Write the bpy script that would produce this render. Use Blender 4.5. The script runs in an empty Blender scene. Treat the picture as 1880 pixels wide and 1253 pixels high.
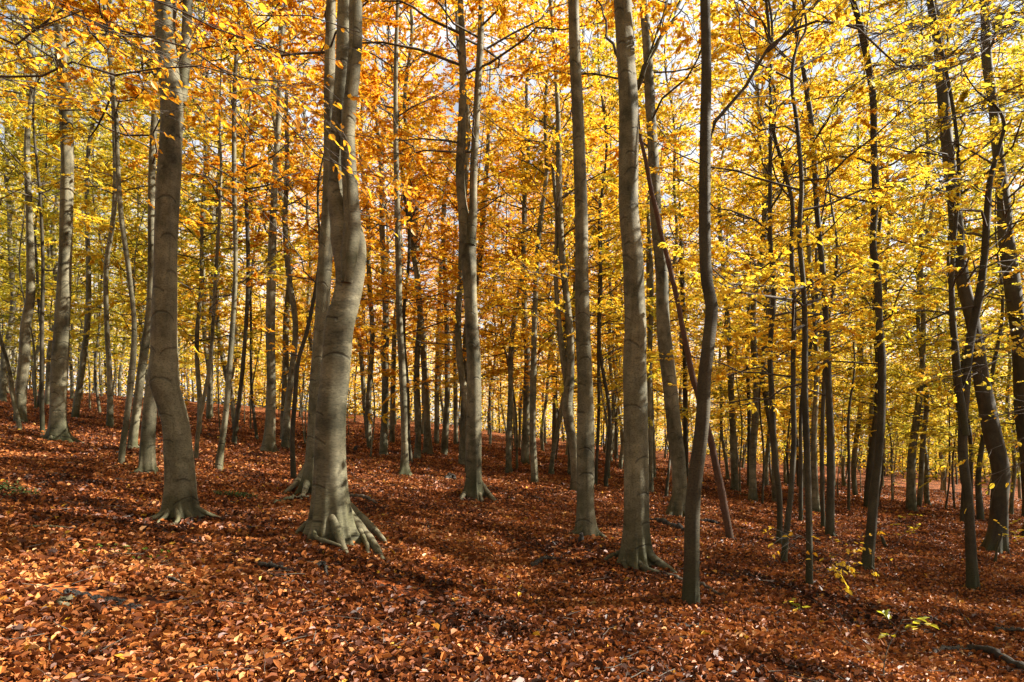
import bpy, math, numpy as np
R = math.radians
scene = bpy.context.scene
# ------------------------------------------------------------------ camera, sky, sun, exposure
EYE, FPX, CX, HY = 1.6, 1253.0, 940.0, 820.0          # eye height, focal length and horizon in photo pixels
cam_d = bpy.data.cameras.new('camera'); cam = bpy.data.objects.new('camera', cam_d)
scene.collection.objects.link(cam); scene.camera = cam
cam.location = (0, 0, EYE); cam.rotation_euler = (R(90), 0, 0)
cam_d.sensor_width = 36; cam_d.lens = FPX / 1880 * 36
cam_d.shift_y = (HY - 626.5) / 1880
cam_d.clip_start = 0.05; cam_d.clip_end = 1500
SUN_EL, SUN_AZ = R(35), R(84)                          # azimuth clockwise from the viewing direction (+Y)
world = bpy.data.worlds.new('World'); scene.world = world; world.use_nodes = True
wn = world.node_tree; bg = wn.nodes['Background']
sky = wn.nodes.new('ShaderNodeTexSky'); sky.sky_type = 'NISHITA'; sky.sun_disc = False
sky.sun_elevation = SUN_EL; sky.sun_rotation = SUN_AZ; sky.air_density = 1.0; sky.dust_density = 1.0
hs = wn.nodes.new('ShaderNodeHueSaturation'); hs.inputs['Saturation'].default_value = .35
wn.links.new(sky.outputs[0], hs.inputs['Color']); wtc = wn.nodes.new('ShaderNodeTexCoord'); wns = wn.nodes.new('ShaderNodeTexNoise'); wns.inputs['Scale'].default_value = 2.6; wns.inputs['Detail'].default_value = 7
wrp = wn.nodes.new('ShaderNodeValToRGB'); wrp.color_ramp.elements[0].position = .46; wrp.color_ramp.elements[1].position = .60   # broken white cloud
wmx = wn.nodes.new('ShaderNodeMix'); wmx.data_type = 'RGBA'; wmx.inputs[7].default_value = (5.2, 5.3, 5.6, 1)
wn.links.new(wtc.outputs['Generated'], wns.inputs['Vector']); wn.links.new(wns.outputs[0], wrp.inputs[0]); wn.links.new(wrp.outputs[0], wmx.inputs[0])
wn.links.new(hs.outputs[0], wmx.inputs[6]); wn.links.new(wmx.outputs[2], bg.inputs[0]); bg.inputs[1].default_value = 0.05
sun_d = bpy.data.lights.new('sun', 'SUN'); sun_d.energy = 5.0; sun_d.angle = R(0.5); sun_d.color = (1.0, 0.93, 0.82)
sun = bpy.data.objects.new('sun', sun_d); scene.collection.objects.link(sun)
sun.rotation_euler = (math.pi/2 - SUN_EL, 0, math.pi - SUN_AZ)
scene.view_settings.view_transform = 'Standard'; scene.view_settings.look = 'None'
scene.view_settings.exposure = 2.18; scene.view_settings.gamma = 1
c = scene.cycles
c.max_bounces = 5; c.diffuse_bounces = 2; c.glossy_bounces = 1; c.transmission_bounces = 5; c.transparent_max_bounces = 4
c.caustics_reflective = False; c.caustics_refractive = False; c.sample_clamp_indirect = 5
c.use_denoising = True

# ------------------------------------------------------------------ numbers
rng = np.random.default_rng(11)
def nrm(v): return v / np.maximum(np.linalg.norm(v, axis=-1, keepdims=True), 1e-9)
def U(a, b, n=None): return rng.uniform(a, b, n)
def terrain(x, y):
    x = np.asarray(x, float); y = np.asarray(y, float)
    z = -0.125*60*np.tanh(x/60) + 0.03*np.clip(y, -40, 160)
    z = z + 0.07*np.sin(0.9*x+0.5*y+1)*np.cos(0.35*x-0.8*y) + 0.05*np.sin(1.7*x-0.6*y+2)*np.sin(1.1*y+0.4)
    z = z + 0.018*np.sin(5.1*x+1.3*y)*np.sin(4.3*y-1.9*x+1) + 0.25*np.sin(0.11*x+0.19*y+.5)*np.clip((y-10)/20, 0, 1)
    z = z + 0.10*np.exp(-((x+2.1)**2+(y-8.0)**2)/1.6) + 0.07*np.exp(-((x-1.6)**2+(y-9.0)**2)/1.2)   # mounds at two trees
    z = z - 0.09*np.exp(-((x-0.3)**2/1.5+(y-6.8)**2/4))                                           # shallow hollow
    return z
def hit(px, py):
    d = np.linspace(2, 140, 4000); u = (px-CX)/FPX; s = (HY-py)/FPX
    g = EYE + d*s - terrain(u*d, d); k = np.nonzero(g < 0)[0]
    dd = 90.0 if len(k) == 0 else d[k[0]]
    return np.array([u*dd, dd, float(terrain(u*dd, dd))])
def at(px, py, d): return np.array([(px-CX)/FPX*d, d, EYE+(HY-py)/FPX*d])

# ------------------------------------------------------------------ materials
def mat(name):
    m = bpy.data.materials.new(name); m.use_nodes = True
    n = m.node_tree.nodes; n.clear(); return m, n, m.node_tree.links
def node(n, t, **kw):
    o = n.new(t)
    for k, v in kw.items(): setattr(o, k, v)
    return o
def ramp(n, stops):
    r = n.new('ShaderNodeValToRGB'); e = r.color_ramp.elements
    while len(e) < len(stops): e.new(0.5)
    for i, (p, col) in enumerate(stops): e[i].position = p; e[i].color = (*col, 1)
    return r
def math_n(n, l, op, a, b=None, cl=False):
    m = n.new('ShaderNodeMath'); m.operation = op; m.use_clamp = cl
    for i, v in enumerate((a, b)):
        if v is None: continue
        if isinstance(v, (int, float)): m.inputs[i].default_value = v
        else: l.new(v, m.inputs[i])
    return m.outputs[0]
def mixc(n, l, f, a, b, mode='MIX'):
    m = n.new('ShaderNodeMix'); m.data_type = 'RGBA'; m.blend_type = mode
    for s, v in ((m.inputs[0], f), (m.inputs[6], a), (m.inputs[7], b)):
        if isinstance(v, (int, float)): s.default_value = v
        elif isinstance(v, tuple): s.default_value = (*v, 1)
        else: l.new(v, s)
    return m.outputs[2]

def leaf_material():
    m, n, l = mat('autumn_beech_leaf')
    a = node(n, 'ShaderNodeAttribute', attribute_name='t')
    oi = n.new('ShaderNodeObjectInfo'); sep = n.new('ShaderNodeSeparateColor'); l.new(oi.outputs['Color'], sep.inputs[0])
    f = math_n(n, l, 'ADD', math_n(n, l, 'MULTIPLY', a.outputs['Fac'], 0.42), math_n(n, l, 'SUBTRACT', sep.outputs[0], 0.21))
    r = ramp(n, [(0.0, (.16, .035, .008)), (.2, (.42, .12, .012)), (.33, (.72, .30, .022)), (.45, (.86, .49, .035)),
                 (.60, (.88, .65, .06)), (.74, (.68, .60, .06)), (.9, (.26, .29, .03)), (1, (.10, .16, .02))])
    l.new(f, r.inputs[0])
    geo = n.new('ShaderNodeNewGeometry')
    p = node(n, 'ShaderNodeBsdfPrincipled'); p.inputs['Roughness'].default_value = .42; p.inputs['Specular IOR Level'].default_value = .35
    l.new(r.outputs[0], p.inputs['Base Color'])
    t = n.new('ShaderNodeBsdfTranslucent'); l.new(mixc(n, l, 1.0, r.outputs[0], (1.0, .92, .7), 'MULTIPLY'), t.inputs[0])
    mx = n.new('ShaderNodeMixShader'); mx.inputs[0].default_value = .55
    l.new(p.outputs[0], mx.inputs[1]); l.new(t.outputs[0], mx.inputs[2])
    o = n.new('ShaderNodeOutputMaterial'); l.new(mx.outputs[0], o.inputs[0]); return m

def litter_material():
    m, n, l = mat('fallen_beech_leaf')
    a = node(n, 'ShaderNodeAttribute', attribute_name='t')
    r = ramp(n, [(0.0, (.030, .012, .006)), (.18, (.085, .025, .010)), (.42, (.21, .063, .018)), (.68, (.39, .132, .030)),
                 (.84, (.50, .21, .06)), (.93, (.56, .32, .14)), (.985, (.55, .27, .03)), (1, (.62, .38, .03))])
    l.new(a.outputs['Fac'], r.inputs[0])
    p = node(n, 'ShaderNodeBsdfPrincipled'); p.inputs['Roughness'].default_value = .5; p.inputs['Specular IOR Level'].default_value = .28
    l.new(r.outputs[0], p.inputs['Base Color'])
    t = n.new('ShaderNodeBsdfTranslucent'); l.new(r.outputs[0], t.inputs[0])
    mx = n.new('ShaderNodeMixShader'); mx.inputs[0].default_value = .2
    l.new(p.outputs[0], mx.inputs[1]); l.new(t.outputs[0], mx.inputs[2])
    o = n.new('ShaderNodeOutputMaterial'); l.new(mx.outputs[0], o.inputs[0]); return m

def bark_material(name, dark, light, green, rough=.75, wrinkle=1.0, beard=True):
    m, n, l = mat(name)
    uv = n.new('ShaderNodeUVMap'); uv.uv_map = 'UVMap'
    oi = n.new('ShaderNodeObjectInfo')
    def tex(kind, scale, sx=1, sy=1, off=True, **kw):
        mp = n.new('ShaderNodeMapping'); mp.inputs['Scale'].default_value = (sx, sy, 1); l.new(uv.outputs[0], mp.inputs[0])
        ad = n.new('ShaderNodeVectorMath'); ad.operation = 'ADD'; l.new(mp.outputs[0], ad.inputs[0])
        cb = n.new('ShaderNodeCombineXYZ'); l.new(math_n(n, l, 'MULTIPLY', oi.outputs['Random'], 57.0), cb.inputs[0])
        l.new(math_n(n, l, 'MULTIPLY', oi.outputs['Random'], 31.0), cb.inputs[1]); l.new(cb.outputs[0], ad.inputs[1])
        t = n.new(kind); l.new(ad.outputs[0], t.inputs['Vector']); t.inputs['Scale'].default_value = scale
        for k, v in kw.items(): t.inputs[k].default_value = v
        return t, ad
    big, _ = tex('ShaderNodeTexNoise', 1.6, 1.2, .55, Detail=3)
    mid, _ = tex('ShaderNodeTexNoise', 7, 1, .8, Detail=5, Roughness=.65)
    fine, _ = tex('ShaderNodeTexNoise', 1, 16, 95, Detail=4, Roughness=.6)
    grain, _ = tex('ShaderNodeTexNoise', 60, 1, 1, Detail=3)
    f = math_n(n, l, 'ADD', math_n(n, l, 'MULTIPLY', big.outputs[0], .55), math_n(n, l, 'MULTIPLY', mid.outputs[0], .45))
    r = ramp(n, [(.36, dark), (.64, light)]); l.new(f, r.inputs[0])
    # pale lichen patches and dark blotches
    lich, _ = tex('ShaderNodeTexNoise', 3.4, 1, 1.2, Detail=6, Roughness=.7)
    lr = ramp(n, [(.56, (0, 0, 0)), (.64, (1, 1, 1))]); l.new(lich.outputs[0], lr.inputs[0])
    col = mixc(n, l, math_n(n, l, 'MULTIPLY', lr.outputs[0], .35), r.outputs[0], tuple(min(1, v*1.35) for v in light))
    blo, _ = tex('ShaderNodeTexNoise', 5.5, 1, 2.2, Detail=4, Roughness=.6)
    br = ramp(n, [(.60, (0, 0, 0)), (.70, (1, 1, 1))]); l.new(blo.outputs[0], br.inputs[0])
    col = mixc(n, l, math_n(n, l, 'MULTIPLY', br.outputs[0], .45), col, tuple(v*.55 for v in dark))
    # green algae, more of it near the ground
    sp = n.new('ShaderNodeSeparateXYZ'); l.new(uv.outputs[0], sp.inputs[0])
    low = n.new('ShaderNodeMapRange'); low.inputs[1].default_value = 0; low.inputs[2].default_value = .8; low.inputs[3].default_value = .95; low.inputs[4].default_value = .18
    l.new(sp.outputs[1], low.inputs[0])
    gm, _ = tex('ShaderNodeTexNoise', 2.3, 1, .6, Detail=5, Roughness=.6)
    gr = ramp(n, [(.36, (0, 0, 0)), (.58, (1, 1, 1))]); l.new(gm.outputs[0], gr.inputs[0])
    col = mixc(n, l, math_n(n, l, 'MULTIPLY', gr.outputs[0], low.outputs[0]), col, green)
    st, _ = tex('ShaderNodeTexNoise', 1, 14, 1.1, Detail=4, Roughness=.6)          # rain streaks running down
    sr = ramp(n, [(.52, (0, 0, 0)), (.66, (1, 1, 1))]); l.new(st.outputs[0], sr.inputs[0])
    col = mixc(n, l, math_n(n, l, 'MULTIPLY', sr.outputs[0], .35), col, tuple(v*.8 for v in dark))
    sk = ramp(n, [(.36, (.55, .55, .52)), (.5, (1, 1, 1)), (.68, (1.0, 1.0, 1.0)), (.74, (1.5, 1.5, 1.4))]); l.new(grain.outputs[0], sk.inputs[0])
    col = mixc(n, l, .8, col, sk.outputs[0], 'MULTIPLY')
    # fine horizontal wrinkles
    wr = ramp(n, [(.30, (1, 1, 1)), (.44, (0, 0, 0))]); l.new(fine.outputs[0], wr.inputs[0])
    wrk = math_n(n, l, 'MULTIPLY', wr.outputs[0], .24*wrinkle)
    col = mixc(n, l, wrk, col, tuple(v*.45 for v in dark))
    height = math_n(n, l, 'ADD', math_n(n, l, 'MULTIPLY', mid.outputs[0], .6), math_n(n, l, 'MULTIPLY', fine.outputs[0], .35*wrinkle))
    height = math_n(n, l, 'ADD', height, math_n(n, l, 'MULTIPLY', grain.outputs[0], .12))
    if beard:      # arched scars where branches were shed, and small round knots
        vt, vec = tex('ShaderNodeTexVoronoi', 3.6, 1, .8); vt.voronoi_dimensions = '2D'; vt.inputs['Randomness'].default_value = .9
        sb = n.new('ShaderNodeVectorMath'); sb.operation = 'SUBTRACT'; l.new(vec.outputs[0], sb.inputs[0]); l.new(vt.outputs['Position'], sb.inputs[1])
        s2 = n.new('ShaderNodeSeparateXYZ'); l.new(sb.outputs[0], s2.inputs[0])
        dx2 = math_n(n, l, 'MULTIPLY', s2.outputs[0], s2.outputs[0])
        jag = math_n(n, l, 'MULTIPLY', math_n(n, l, 'SUBTRACT', mid.outputs[0], .5), .07)
        arc = math_n(n, l, 'ABSOLUTE', math_n(n, l, 'ADD', math_n(n, l, 'ADD', s2.outputs[1], math_n(n, l, 'MULTIPLY', dx2, 4.0)), jag))
        lim = math_n(n, l, 'LESS_THAN', math_n(n, l, 'ABSOLUTE', s2.outputs[0]), math_n(n, l, 'MULTIPLY', vt.outputs['Color'], .16))
        line = n.new('ShaderNodeMapRange'); line.inputs[1].default_value = .003; line.inputs[2].default_value = .016; line.inputs[3].default_value = 1; line.inputs[4].default_value = 0
        l.new(arc, line.inputs[0])
        keep = math_n(n, l, 'GREATER_THAN', math_n(n, l, 'MULTIPLY', vt.outputs['Color'], 1.0), .33)
        bm = math_n(n, l, 'MULTIPLY', math_n(n, l, 'MULTIPLY', line.outputs[0], lim), keep)
        col = mixc(n, l, math_n(n, l, 'MULTIPLY', bm, .5), col, tuple(v*.3 for v in dark))
        height = math_n(n, l, 'SUBTRACT', height, math_n(n, l, 'MULTIPLY', bm, .8))
    bp = n.new('ShaderNodeBump'); bp.inputs['Strength'].default_value = .75; bp.inputs['Distance'].default_value = .012; l.new(height, bp.inputs['Height'])
    p = n.new('ShaderNodeBsdfPrincipled'); p.inputs['Roughness'].default_value = rough; p.inputs['Specular IOR Level'].default_value = .25
    l.new(col, p.inputs['Base Color']); l.new(bp.outputs[0], p.inputs['Normal'])
    o = n.new('ShaderNodeOutputMaterial'); l.new(p.outputs[0], o.inputs[0]); return m

def ground_material():
    m, n, l = mat('forest_floor')
    tc = n.new('ShaderNodeTexCoord')
    v1 = n.new('ShaderNodeTexVoronoi'); v1.inputs['Scale'].default_value = 19; l.new(tc.outputs['Object'], v1.inputs['Vector'])
    sc = n.new('ShaderNodeSeparateColor'); l.new(v1.outputs['Color'], sc.inputs[0])
    r = ramp(n, [(0, (.018, .008, .005)), (.25, (.07, .02, .008)), (.5, (.19, .048, .012)), (.75, (.31, .085, .018)), (.92, (.38, .14, .04)), (1, (.42, .22, .08))])
    l.new(sc.outputs[0], r.inputs[0])
    ns = n.new('ShaderNodeTexNoise'); ns.inputs['Scale'].default_value = 1.3; ns.inputs['Detail'].default_value = 6; l.new(tc.outputs['Object'], ns.inputs['Vector'])
    nr = ramp(n, [(.40, (.35, .35, .35)), (.58, (1, 1, 1))]); l.new(ns.outputs[0], nr.inputs[0])
    col = mixc(n, l, 1.0, r.outputs[0], nr.outputs[0], 'MULTIPLY')
    bp = n.new('ShaderNodeBump'); bp.inputs['Strength'].default_value = 1; bp.inputs['Distance'].default_value = .03
    l.new(math_n(n, l, 'ADD', sc.outputs[1], v1.outputs['Distance']), bp.inputs['Height'])
    p = n.new('ShaderNodeBsdfPrincipled'); p.inputs['Roughness'].default_value = .95; p.inputs['Specular IOR Level'].default_value = .1
    l.new(col, p.inputs['Base Color']); l.new(bp.outputs[0], p.inputs['Normal'])
    o = n.new('ShaderNodeOutputMaterial'); l.new(p.outputs[0], o.inputs[0]); return m

def plain(name, c1, c2, scale, rough=.9, bump=.6, dist=.02):
    m, n, l = mat(name); tc = n.new('ShaderNodeTexCoord')
    ns = n.new('ShaderNodeTexNoise'); ns.inputs['Scale'].default_value = scale; ns.inputs['Detail'].default_value = 8; ns.inputs['Roughness'].default_value = .7
    l.new(tc.outputs['Object'], ns.inputs['Vector']); r = ramp(n, [(.35, c1), (.65, c2)]); l.new(ns.outputs[0], r.inputs[0])
    bp = n.new('ShaderNodeBump'); bp.inputs['Strength'].default_value = bump; bp.inputs['Distance'].default_value = dist; l.new(ns.outputs[0], bp.inputs['Height'])
    p = n.new('ShaderNodeBsdfPrincipled'); p.inputs['Roughness'].default_value = rough
    l.new(r.outputs[0], p.inputs['Base Color']); l.new(bp.outputs[0], p.inputs['Normal'])
    o = n.new('ShaderNodeOutputMaterial'); l.new(p.outputs[0], o.inputs[0]); return m

M_LEAF = leaf_material(); M_LITTER = litter_material(); M_GROUND = ground_material()
M_BARK = bark_material('beech_bark', (.030, .027, .013), (.235, .205, .128), (.040, .042, .012))
M_ROUGH_SHADED = bark_material('rough_and_shaded_bark', (.024, .019, .010), (.075, .060, .035), (.04, .042, .016), wrinkle=1.6, beard=False)  # dark for rough trunks; also paints in shade on three right-hand beeches
M_RED = bark_material('dead_reddish_bark', (.06, .030, .018), (.17, .085, .052), (.06, .05, .03), beard=False)
M_TWIG = plain('twig_bark', (.035, .026, .018), (.085, .068, .048), 12)
M_DARK = plain('dark_evergreen', (.010, .018, .006), (.035, .05, .015), 3)
M_SOIL = plain('black_soil', (.008, .007, .006), (.035, .029, .024), 30, 1.0, 1.0, .03)
M_DEAD = plain('rotting_wood', (.010, .008, .006), (.05, .040, .028), 14, .9, .9, .02)
M_MOSS = plain('moss', (.025, .045, .008), (.07, .12, .02), 40, 1.0, 1.0, .02)

# ------------------------------------------------------------------ mesh assembling
class Geo:
    """collects vertex / polygon arrays, one material index and one value t per vertex"""
    def __init__(s): s.v = []; s.f = []; s.t = []; s.uv = []; s.n = 0
    def add(s, v, f, mi=0, t=None, uv=None, smooth=True):
        v = np.asarray(v, np.float32).reshape(-1, 3); f = np.asarray(f, np.int32)
        s.v.append(v); s.f.append((f + s.n, mi, smooth)); s.n += len(v)
        s.t.append(np.zeros(len(v), np.float32) if t is None else np.asarray(t, np.float32))
        s.uv.append(np.zeros((len(v), 2), np.float32) if uv is None else np.asarray(uv, np.float32).reshape(-1, 2))
    def mesh(s, name, mats, uv=False, tattr=False):
        me = bpy.data.meshes.new(name); V = np.concatenate(s.v)
        loops = np.concatenate([f.ravel() for f, _, _ in s.f]); sizes = np.concatenate([np.full(len(f), f.shape[1], np.int32) for f, _, _ in s.f])
        starts = np.concatenate([[0], np.cumsum(sizes)[:-1]]).astype(np.int32)
        me.vertices.add(len(V)); me.vertices.foreach_set('co', V.ravel())
        me.loops.add(len(loops)); me.loops.foreach_set('vertex_index', loops)
        me.polygons.add(len(sizes)); me.polygons.foreach_set('loop_start', starts); me.polygons.foreach_set('loop_total', sizes)
        me.polygons.foreach_set('material_index', np.concatenate([np.full(len(f), mi, np.int32) for f, mi, _ in s.f]))
        me.polygons.foreach_set('use_smooth', np.concatenate([np.full(len(f), sm, bool) for f, _, sm in s.f]))
        if uv:
            lay = me.uv_layers.new(name='UVMap'); lay.data.foreach_set('uv', np.concatenate(s.uv)[loops].astype(np.float32).ravel())
        if tattr:
            a = me.attributes.new('t', 'FLOAT', 'POINT'); a.data.foreach_set('value', np.concatenate(s.t))
        for m in mats: me.materials.append(m)
        me.update(calc_edges=True); me.validate(); return me

def link(name, data, parent=None, loc=None):
    o = bpy.data.objects.new(name, data); scene.collection.objects.link(o)
    if parent: o.parent = parent
    if loc is not None: o.location = [float(a) for a in loc]
    return o
def tag(o, label=None, cat=None, group=None, kind=None):
    for k, v in (('label', label), ('category', cat), ('group', group), ('kind', kind)):
        if v: o[k] = v
    return o

def tubes(g, P, r, sides, mi=0, capped=False, uvscale=1.0):
    """P [B,K,3] centre lines, r [B,K] radii -> B open tubes"""
    P = np.asarray(P, float); r = np.asarray(r, float); B, K = P.shape[:2]
    T = nrm(np.gradient(P, axis=1)); ref = np.where(np.abs(T[..., 2:3]) > .9, np.array([1., 0, 0]), np.array([0, 0, 1.]))
    X = nrm(np.cross(ref, T)); Y = np.cross(T, X)
    th = np.linspace(0, 2*np.pi, sides, endpoint=False)
    V = P[:, :, None] + r[:, :, None, None]*(np.cos(th)[None, None, :, None]*X[:, :, None] + np.sin(th)[None, None, :, None]*Y[:, :, None])
    idx = np.arange(B*K*sides).reshape(B, K, sides)
    a = idx[:, :-1]; b = idx[:, 1:]
    F = np.stack([a, np.roll(a, -1, 2), np.roll(b, -1, 2), b], -1).reshape(-1, 4)
    ln = np.concatenate([np.zeros((B, 1)), np.cumsum(np.linalg.norm(np.diff(P, axis=1), axis=2), 1)], 1)
    uv = np.stack([np.broadcast_to(th, (B, K, sides))*r.mean(1)[:, None, None], np.broadcast_to(ln[:, :, None], (B, K, sides))], -1)
    g.add(V.reshape(-1, 3), F, mi, uv=uv)

def leaves(g, P, D, N, L, t, mi=1, fine=False, wide=.62, fold=.25):
    """one folded leaf per row: P base, D direction, N normal, L length"""
    D = nrm(D); S = nrm(np.cross(N, D)); N = np.cross(D, S); L = L[:, None]; n = len(P)
    fo = rng.normal(fold, .18, (n, 1)); wide = wide*rng.uniform(.75, 1.2, (n, 1))
    if fine:
        q = [P, P+D*L*.28+S*L*wide*.42+N*L*fo*.4, P+D*L*.66+S*L*wide*.40+N*L*(fo*.4-.04), P+D*L - N*L*rng.uniform(-.05, .25, (n, 1)),
             P+D*L*.66-S*L*wide*.40+N*L*(fo*.4-.04), P+D*L*.28-S*L*wide*.42+N*L*fo*.4]
        V = np.stack(q, 1); b = np.arange(n)[:, None]*6
        F = np.concatenate([b+np.array([[0, 1, 2, 3]]), b+np.array([[0, 3, 4, 5]])]); k = 6
    else:
        q = [P, P+D*L*.45+S*L*wide*.5+N*L*fo*.4, P+D*L, P+D*L*.5-S*L*wide*.5+N*L*fo*.4]
        V = np.stack(q, 1); b = np.arange(n)[:, None]*4
        F = b+np.array([[0, 1, 2, 3]]); k = 4
    g.add(V.reshape(-1, 3), F, mi, t=np.repeat(t, k), smooth=False)

def catmull(P, n):
    P = np.asarray(P, float); m = len(P)
    d = np.concatenate([[0], np.cumsum(np.maximum(np.linalg.norm(np.diff(P[:, :3], axis=0), axis=1), 1e-4))])
    T = np.gradient(P, d, axis=0) if m > 2 else np.repeat((P[1:]-P[:1])/d[-1], 2, 0)
    s = np.linspace(0, d[-1], n); k = np.clip(np.searchsorted(d, s, 'right')-1, 0, m-2); h = (d[k+1]-d[k])
    u = ((s-d[k])/h)[:, None]; h = h[:, None]
    return (2*u**3-3*u**2+1)*P[k]+(u**3-2*u**2+u)*h*T[k]+(-2*u**3+3*u**2)*P[k+1]+(u**3-u**2)*h*T[k+1]

def trunk_geo(g, C, sides, flare=1.0, hf=.22, lobes=6, seed=0, buttress=None):
    """C [K,4] centre line + radius, first row below the ground; horizontal rings"""
    q = np.random.default_rng(seed); K = len(C); th = np.linspace(0, 2*np.pi, sides, endpoint=False)+np.pi/2
    z0 = C[0, 2]+.3; h = C[:, 2]-z0
    ang = buttress if buttress is not None else np.sort(q.uniform(0, 2*np.pi, lobes))
    lob = np.zeros(sides)
    for a in ang:
        dd = np.abs((th-a+np.pi) % (2*np.pi)-np.pi); lob = np.maximum(lob, np.exp(-(dd/q.uniform(.15, .24))**2)*q.uniform(.6, 1.15))
    hh = np.maximum(h, -.05)[:, None]; r = C[:, 3][:, None]
    w = np.ones((K, sides))
    for k in range(5):
        w += .016*np.sin((k+1)*th[None]+q.uniform(1.0, 3.5)*h[:, None]+q.uniform(0, 6))
    w += .035*np.sin(q.uniform(2, 4)*h[:, None]+q.uniform(0, 6)+.4*np.sin(th)[None])*np.exp(-h[:, None]/4)*.6
    w += .10*np.clip(lob[None]-.3, 0, 1)*np.exp(-hh/.9)*min(1, flare)
    rr = r*(w + flare*(.16*np.exp(-hh/(hf*1.5)) + .85*lob[None]*np.exp(-hh/hf)+.4*lob[None]**1.5*np.exp(-hh/(hf*.4)) - .10*(1-np.clip(lob[None]*1.6, 0, 1))*np.exp(-hh/(hf*1.3))))
    g.ang = ang
    V = C[:, None, :3] + rr[..., None]*np.stack([np.cos(th), np.sin(th), np.zeros(sides)], -1)[None]
    V = np.concatenate([V, V[:, :1]], 1); s1 = sides+1         # seam column for the texture
    idx = np.arange(K*s1).reshape(K, s1); a = idx[:-1]; b = idx[1:]
    F = np.stack([a[:, :-1], a[:, 1:], b[:, 1:], b[:, :-1]], -1).reshape(-1, 4)
    u = np.concatenate([th, [th[0]+2*np.pi]])-np.pi/2
    rm = C[min(K-1, K//4), 3]
    uv = np.stack([np.broadcast_to(u*rm, (K, s1)), np.broadcast_to(h[:, None], (K, s1))], -1)
    g.add(V.reshape(-1, 3), F, 0, uv=uv)

def frame_rot(v, ang):
    c_, s_ = np.cos(ang), np.sin(ang); return np.stack([v[:, 0]*c_-v[:, 1]*s_, v[:, 0]*s_+v[:, 1]*c_, v[:, 2]], 1)
def curves(P0, D, L, bend, K, wig):
    t = np.linspace(0, 1, K)[None, :, None]; B = len(P0)
    P = P0[:, None]+L[:, None, None]*(D[:, None]*t + np.array([0, 0, 1.])*bend[:, None, None]*t**2)
    W = rng.normal(0, 1, (B, K, 3))*wig*L[:, None, None]; W[:, 0] = 0
    return P+np.cumsum(W, 1)*np.array([1, 1, .6])

def foliage(g, LP, LR, LL, nleaf, fine=False, twigs=True, size=.085, t0=.5, tsd=.2, start=.25, sec_k=2.3, flat=1.0, sides=5):
    """limbs LP [B,K,3] -> side branches, twigs and about nleaf leaves"""
    tubes(g, LP, LR, sides)
    B, K = LP.shape[:2]
    ns = np.maximum(2, (LL*sec_k)).astype(int); j = np.repeat(np.arange(B), ns); n = len(j)
    t = U(start, 1, n); k = np.clip((t*(K-1)).astype(int), 0, K-2); fr = (t*(K-1)-k)[:, None]
    P0 = LP[j, k]*(1-fr)+LP[j, k+1]*fr; T = nrm(LP[j, k+1]-LP[j, k])
    sgn = rng.choice([-1, 1], n)
    D = frame_rot(T*np.array([1, 1, .45*flat]), sgn*U(.5, 1.1, n)); D[:, 2] += rng.normal(.05, .13, n); D = nrm(D)
    L = np.clip(.5*LL[j]*(1.15-t)*U(.6, 1.25, n), .3, 1.9)
    SP = curves(P0, D, L, rng.normal(-.03, .12, n), 5, .035)
    if twigs: tubes(g, SP, (LR[j, k]*.45)[:, None]*np.linspace(1, .3, 5)[None]+.0012, 3)
    nt = np.maximum(2, L*6.5).astype(int); i = np.repeat(np.arange(n), nt); m = len(i)
    t = U(.12, 1, m); k = np.clip((t*4).astype(int), 0, 3); fr = (t*4-k)[:, None]
    P0 = SP[i, k]*(1-fr)+SP[i, k+1]*fr; T = nrm(SP[i, k+1]-SP[i, k])
    D = frame_rot(T, rng.choice([-1, 1], m)*U(.3, 1.1, m)); D[:, 2] += rng.normal(0, .16, m); D = nrm(D)
    L = U(.18, .55, m); TP = curves(P0, D, L, rng.normal(-.08, .12, m), 3, .03)
    if twigs: tubes(g, TP, np.broadcast_to(np.array([.0028, .002, .0012])[None], (m, 3)), 3)
    # leaves alternate along the twigs in a flat, slightly drooping plane
    cl = np.clip(rng.normal(0, 1, n), -2, 2)[i]                                    # one tone for each side branch
    q = rng.integers(0, m, nleaf); s = rng.uniform(0, 1, nleaf)**.7; k = np.clip((s*2).astype(int), 0, 1); fr = (s*2-k)[:, None]
    P = TP[q, k]*(1-fr)+TP[q, k+1]*fr; T = nrm(TP[q, k+1]-TP[q, k])
    D2 = frame_rot(T, rng.choice([-1, 1], nleaf)*U(.3, 1.2, nleaf)); D2[:, 2] -= U(-.15, .6, nleaf)
    N = np.array([0, 0, 1.])[None]+rng.normal(0, .42, (nleaf, 3))
    tt = np.clip(t0+tsd*(.55*cl[q]+.6*rng.normal(0, 1, nleaf)), 0, 1)
    leaves(g, P, D2, N, size*rng.uniform(.6, 1.2, nleaf), tt, 1, fine)

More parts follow.
